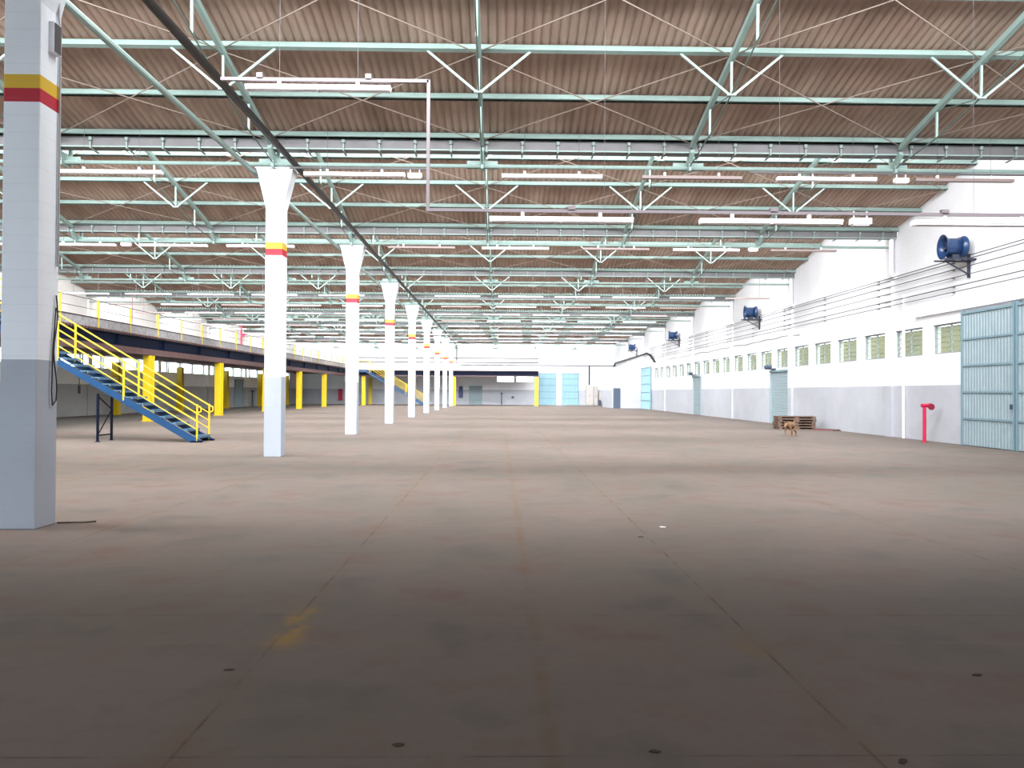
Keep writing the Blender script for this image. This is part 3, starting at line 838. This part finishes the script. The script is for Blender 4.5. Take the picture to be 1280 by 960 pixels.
def post():
    r = empty('mezzanine_post')
    b = MB(); b.box(-.21, .21, -.21, -.19, .03, 3.44); b.box(-.21, .21, .19, .21, .03, 3.44); b.box(-.13, .13, -.19, .19, .03, 3.44); b.build('shaft', M_yel, r)
    b = MB(); b.box(-.27, .27, -.27, .27, 0, .03); b.build('base_plate', M_yel, r)
    return r
p0 = post(); firstp = True
PP = [((-18.32, 30.4+10.1*k), 'yellow post under the mezzanine front, %s from its near end' % ORD[k+1]) for k in range(6)]
PP += [((-25.0, 30.4+10.1*k), 'yellow post close to the mezzanine wall, %s from its near end' % ORD[k+1]) for k in range(7)]
PP += [((4.5, 91.8), 'yellow end post beside the far pale blue doors'), ((-5.35, 91.8), 'yellow post under the far mezzanine, hidden behind the column row'), ((-16.1, 91.8), 'yellow post under the far mezzanine beside the far stair'), ((-16.3, 97.8), 'dull yellow post behind the far stair near the wall')]
for (x, y), lab in PP:
    o = p0 if firstp else dup(p0); firstp = False
    o.location = (x, y, 0 if x != 99 else 0)
    tag(o, lab, 'post', 'yellow mezzanine posts', 'thing')

# ------------------------------------------------------------------ stairs (run along x; foot at local origin, climbing towards -x)
def stair(ztop, landing):
    r = empty('steel_stair')
    nst = 21; rise = ztop/(nst+1); go = rise/.592; W = 1.0
    run = go*nst
    for y in (0, W):
        b = MB()
        y0, y1 = (y-.025, y+.025)
        b.add([(x, yy, z) for yy in (y0, y1) for x, z in ((.12, 0), (-.22, 0), (-run-.05, ztop-.40), (-run-.05, ztop-.19), (.12, .05))],
              [(0, 1, 2, 3, 4), (9, 8, 7, 6, 5), (0, 5, 6, 1), (1, 6, 7, 2), (2, 7, 8, 3), (3, 8, 9, 4), (4, 9, 5, 0)])
        b.box(-run-landing, -run-.05, y0, y1, ztop-.32, ztop-.02)
        b.build('stringer', M_blue, r)
    for i in range(nst):
        b = MB(); x = -go*(i+.5)+.05; z = rise*(i+1)
        b.box(x-.14, x+.14, -.02, W+.02, z-.03, z); b.box(x+.11, x+.14, -.02, W+.02, z-.075, z-.03); b.build('tread', M_tread, r)
    b = MB(); b.box(-run-landing, -run-.05, .025, W-.025, ztop-.06, ztop-.02); b.build('landing_plate', M_blue, r)
    for y in (0, W):
        h = MB(); r_ = .021
        def zs(x): return .14 + .592*(-x) if x < 0 else .14
        xt = -run
        for hh_, rr_ in ((1.05, .024), (.80, .016), (.55, .016), (.30, .016)):
            h.tube((.0, y, zs(0)+hh_-.06), (xt, y, zs(xt)+hh_), rr_, 8)
            h.tube((xt, y, zs(xt)+hh_), (xt-landing+.1, y, zs(xt)+hh_), rr_, 8)
        h.path([(0, y, zs(0)+.99), (.1, y, zs(0)+.95), (.1, y, zs(0)+.82), (0, y, zs(0)+.78)], .022, 8)
        h.build('handrail', M_yel, r)
        for x in (-.02, -2.3, -4.35, -6.5, -run-landing+.2):
            b = MB(); zz = zs(max(x, xt)); b.tube((x, y, zz-.12 if x > -.1 else zz-.2), (x, y, zz+1.04), .036 if x < -.1 else .03, 8); b.build('baluster', M_yel, r)
    for y in (0, W): b = MB(); b.box(-.20, .14, y-.06, y+.06, 0, .05); b.build('foot', M_navy, r)
    return r
s0 = stair(4.45, 1.25); s0.location = (-9.38, 24.12, 0)
# support frame
b = MB()
for y in (.06, .92): b.bar((-3.12, y, 0), (-3.12, y, 1.50), .06, .06); b.box(-3.18, -3.06, y-.06, y+.06, 0, .02)
b.bar((-3.12, .06, .2), (-3.12, .92, .2), .04, .04); b.bar((-3.12, .06, 1.42), (-3.12, .92, 1.0), .03, .03); b.bar((-3.12, .06, .2), (-3.12, .92, 1.0), .025, .025)
b.build('support_frame', M_navy, s0)
tag(s0, 'blue steel stair with yellow handrails beside the first column', 'stair', 'mezzanine stairs', 'thing')
s1 = stair(4.2, 1.6); s1.location = (-8.55, 89.6, 0)
tag(s1, 'small-looking blue stair with yellow handrails at the far end', 'stair', 'mezzanine stairs', 'thing')

# ------------------------------------------------------------------ pallets, plank, dog
def pallet():
    r = empty('wooden_pallet'); L, W = 1.65, 1.0
    for k in range(6):
        b = MB(); y = -W/2 + k*(W-.11)/5; b.box(-L/2, L/2, y, y+.11, .095, .118); b.build('top_board', M_wood, r)
    b = MB(); b.box(-L/2+.02, L/2-.02, -.04, .04, .022, .095); b.build('stringer', M_wood, r)
    for y in (-W/2, W/2-.10):
        for x in (-L/2, -.08, L/2-.16):
            b = MB(); b.box(x, x+.16, y+.012, y+.10, .022, .095); b.build('block', M_wood, r)
    for y in (-W/2, -.05, W/2-.10):
        b = MB(); b.box(-L/2, L/2, y, y+.10, 0, .022); b.build('bottom_board', M_wood, r)
    return r
PX, PY, PR = 13.55, 34.95, -.10
pl = pallet()
POSW = ['bottom pallet on the concrete', 'second pallet from the floor', 'third pallet from the floor', 'fourth pallet from the floor', 'top pallet']
for k in range(5):
    o = pl if k == 0 else dup(pl)
    o.location = (PX+random.uniform(-.04, .04), PY+random.uniform(-.03, .03), k*.1185); o.rotation_euler = (0, 0, PR+random.uniform(-.03, .03))
    tag(o, 'weathered wooden pallet, %s in the stack behind the dog' % POSW[k].replace('pallet', 'one'), 'pallet', 'pallet stack')
r = MB(); r.box(-.45, .45, -.12, .12, 0, .06); o = r.build('loose_plank', M_wood2); o.location = (14.45, 33.9, 0); o.rotation_euler = (0, 0, -.35)
tag(o, 'short reddish plank on the floor beside the pallet stack', 'plank')
r = MB(); r.add([(-.2, -.08, 0), (.18, -.1, 0), (.25, .1, 0), (-.15, .12, 0), (-.1, -.02, .07), (.1, .02, .09)], [(3, 2, 1, 0), (0, 1, 5, 4), (1, 2, 5), (2, 3, 4, 5), (3, 0, 4)]); o = r.build('rubble_lump', M_leaf); o.location = (14.72, 33.2, 0)
tag(o, 'small dark lump of rubble past the reddish plank', 'rubble')

def skin(name, pts, edges, m, parent=None, sub=2):
    me = bpy.data.meshes.new(name); me.from_pydata([q[:3] for q in pts], edges, [])
    o = bpy.data.objects.new(name, me); COL.objects.link(o)
    if parent: o.parent = parent
    sk = o.modifiers.new('skin', 'SKIN'); sk.use_smooth_shade = True
    sv = me.skin_vertices[0].data
    for i, q in enumerate(pts):
        rx = q[3]; ry = q[4] if len(q) > 4 else rx
        sv[i].radius = (rx, ry); sv[i].use_root = (i == 0)
    s = o.modifiers.new('sub', 'SUBSURF'); s.levels = sub; s.render_levels = sub
    me.materials.append(m); return o
# dog faces local +x, stands on z = 0
dog = empty('dog', (11.02, 28.85, 0), math.radians(-90-42))
P = [(-.26, 0, .45, .095, .11), (-.10, 0, .445, .088, .105), (.09, 0, .43, .105, .135), (.23, 0, .45, .092, .12),   # pelvis, waist, ribs, shoulders
     (.33, 0, .475, .065, .075), (.42, 0, .455, .068, .070), (.50, 0, .405, .044, .042), (.55, 0, .365, .030, .029),   # neck, skull, muzzle, nose end
     (.21, .085, .36, .055), (.17, .09, .24, .036), (.22, .09, .12, .028), (.23, .09, .03, .027), (.28, .09, .024, .027),
     (.21, -.085, .36, .055), (.26, -.09, .25, .036), (.26, -.09, .12, .028), (.25, -.09, .03, .027), (.30, -.09, .024, .027),
     (-.25, .085, .36, .072), (-.19, .09, .26, .050), (-.33, .09, .15, .030), (-.31, .09, .03, .027), (-.26, .09, .024, .027),
     (-.25, -.085, .36, .072), (-.23, -.09, .25, .050), (-.39, -.09, .16, .030), (-.40, -.09, .03, .027), (-.35, -.09, .024, .027),
     (-.36, 0, .49, .036), (-.43, 0, .57, .030), (-.43, .01, .66, .025), (-.37, .02, .70, .016)]
E_ = [(0, 1), (1, 2), (2, 3), (3, 4), (4, 5), (5, 6), (6, 7), (3, 8), (8, 9), (9, 10), (10, 11), (11, 12), (3, 13), (13, 14), (14, 15), (15, 16), (16, 17),
      (0, 18), (18, 19), (19, 20), (20, 21), (21, 22), (0, 23), (23, 24), (24, 25), (25, 26), (26, 27), (0, 28), (28, 29), (29, 30), (30, 31)]
skin('body', P, E_, M_fur, dog)
for s_i in (-1, 1):
    b = MB(); b.add([(.37, s_i*.030, .515), (.43, s_i*.040, .510), (.39, s_i*.075, .49), (.385, s_i*.085, .555)], [(0, 1, 2), (0, 1, 3), (1, 2, 3), (2, 0, 3)]); b.build('ear', M_fur, dog)
    b = MB(); b.lathe([(-.009, 0), (-.006, .009), (.006, .009), (.009, 0)], ((.468, s_i*.038, .462), (1, s_i*.4, .2)), 8); b.build('eye', M_black, dog)
b = MB(); b.lathe([(-.014, 0), (-.008, .020), (.008, .018), (.014, 0)], ((.572, 0, .352), (1, 0, -.8)), 10); b.build('nose', M_black, dog)
tag(dog, 'tan dog with raised tail walking in front of the pallets', 'dog')

# ------------------------------------------------------------------ far end furniture
def cabinet(x, y, wd, dp, ht, label):
    r = empty('cabinet', (x, y, 0))
    b = MB(); b.box(0, wd, 0, dp, .06, ht); b.box(.04, wd-.04, .04, dp-.04, 0, .06); b.build('body', M_cab, r)
    for a, b_ in ((.02, wd/2-.01), (wd/2+.01, wd-.02)):
        q = MB(); q.box(a, b_, -.02, 0, .1, ht-.03); dd = q.build('door', M_cab, r)
        q = MB(); q.box((b_-.05) if a < .1 else a+.03, (b_-.03) if a < .1 else a+.05, -.04, -.02, ht*.45, ht*.55); q.build('handle', M_dark, dd)
    b = MB(); b.box(-.03, wd+.03, -.03, dp, ht, ht+.05); b.build('cornice', M_cab, r)
    tag(r, label, 'cabinet')
cabinet(11.2, 98.3, .95, .6, 2.45, 'tall cream cabinet on the far wall under the dark pipe')
cabinet(12.2, 98.35, .5, .55, 2.4, 'narrow cream cabinet squeezed beside the tall one')
cabinet(12.85, 98.2, .95, .6, 1.65, 'low grey-white cabinet near the small room')
r = MB(); r.lathe([(0, 0), (0, .16), (.62, .17), (.70, .10), (.72, 0)], ((12.85, 97.7, 0), (0, 0, 1)), 14); tag(r.build('waste_bin', M_dark), 'dark bin standing before the low cabinet', 'bin')
r = MB(); r.box(13.25, 13.65, 97.5, 97.9, 0.0, .75); r.box(13.23, 13.67, 97.48, 97.92, .75, .80); tag(r.build('waste_bin', M_cond), 'grey square bin beside the dark bin', 'bin')
def standpipe(x, y, ht, m, label):
    r = empty('standpipe', (x, y, 0))
    b = MB(); b.tube((0, 0, 0), (0, 0, ht), .06, 10); b.build('pipe', m, r)
    b = MB(); b.tube((-.15, 0, ht), (.15, 0, ht), .07, 10); b.build('valve', m, r)
    tag(r, label, 'standpipe')
standpipe(.36, 98.7, 1.5, M_dark, 'dark standpipe by the far wall under the mezzanine')
standpipe(-25.6, 80.3, 1.6, M_dark, 'dark standpipe by the long wall under the mezzanine')
r = MB(); r.box(1.65, 1.95, 99.0, YF, .85, 1.1); tag(r.build('wall_box', M_dark), 'small dark box low on the far wall', 'box')
r = MB(); r.box(-5.15, -4.65, 98.9, YF, .9, 2.35); r.box(-5.1, -4.7, 98.87, 98.9, .95, 2.3); tag(r.build('wall_locker', mat('navy_locker', (.015, .03, .12), .5)), 'navy wall locker under the far mezzanine', 'locker')
r = empty('hose_cabinet', (-20.6, YF-.302, .45)); b = MB(); b.box(0, .5, 0, .3, 0, 1.5); b.build('body', M_red, r); b = MB(); b.box(.05, .45, -.02, 0, .05, 1.45); b.build('door', M_red, r)
tag(r, 'red hose cabinet on the far wall under the mezzanine', 'cabinet')
r = empty('hose_stand', (-18.7, 56.0, 4.45)); b = MB(); b.tube((0, 0, 0), (0, 0, 1.9), .06, 10); b.build('pipe', M_red, r)
b = MB(); b.lathe([(-.05, .0), (-.05, .15), (.05, .15), (.05, 0)], ((.12, 0, 1.2), (0, -1, 0)), 18); b.build('hose_reel', M_red, r)
tag(r, 'red hose stand on top of the mezzanine deck', 'hose stand')
b = MB(); b.tube((-18.5, 39.0, 4.45), (-18.5, 39.0, 6.6), .02, 8); b.box(-18.55, -18.45, 38.95, 39.05, 4.45, 4.6)
tag(b.build('thin_pole', mat('mauve_pole', (.25, .15, .17), .5)), 'thin mauve pole standing on the mezzanine edge', 'pole')
b = MB(); b.box(XL, XL+.06, 47.9, 48.1, 1.4, 1.9); b.tube((XL+.03, 48, 1.9), (XL+.03, 48, 3.0), .02, 6); tag(b.build('switch_box', M_dark), 'small switch box with conduit on the wall behind the stair', 'box')

# ------------------------------------------------------------------ litter on the floor
def scrap(name, x, y, s, m, label, rz=0., flat=.006):
    n_ = 9; mb = MB()
    ring = [(s*(.6+.5*random.random())*math.cos(q*2*math.pi/n_), s*.55*(.6+.5*random.random())*math.sin(q*2*math.pi/n_)) for q in range(n_)]
    mb.add([(a, b, 0.0) for a, b in ring] + [(a*.9, b*.9, flat*(.5+random.random())) for a, b in ring] + [(0, 0, flat)],
           [tuple(range(n_-1, -1, -1))] + [(q, (q+1) % n_, n_+(q+1) % n_, n_+q) for q in range(n_)] + [(n_+q, n_+(q+1) % n_, 2*n_) for q in range(n_)])
    o = mb.build(name, m); o.location = (x, y, .001); o.rotation_euler = (0, 0, rz)
    tag(o, label, 'litter')
scrap('paper_scrap', 1.98, 9.23, .055, M_paper, 'tiny white paper scrap on the open floor')
scrap('dry_leaf', 2.76, 4.39, .035, M_leaf, 'dark dry leaf on the floor near the picture edge', .3, .004)
scrap('dry_leaf', -1.55, 4.48, .035, M_leaf, 'dark dry leaf below the yellow floor mark', .2, .004)
scrap('dry_leaf', -.45, 3.53, .035, M_leaf, 'dark dry leaf lowest in the middle of the floor', .1, .004)
scrap('dry_leaf', 1.78, 3.36, .04, M_leaf, 'dark dry leaf at the bottom of the picture past the floor joint', .6, .004)
scrap('dry_leaf', .71, 3.46, .03, M_leaf, 'flat dark leaf beside the ochre floor line', 0, .004)
scrap('dry_leaf', 1.60, 8.6, .035, M_leaf, 'tiny dark speck of leaf short of the paper scrap', 0, .004)
b = MB(); b.path([(-5.32, 9.38, .012), (-5.15, 9.36, .018), (-5.0, 9.42, .012), (-4.92, 9.50, .010)], .010, 6); tag(b.build('twig', M_leaf), 'dark twig on the floor at the foot of the first column', 'twig')
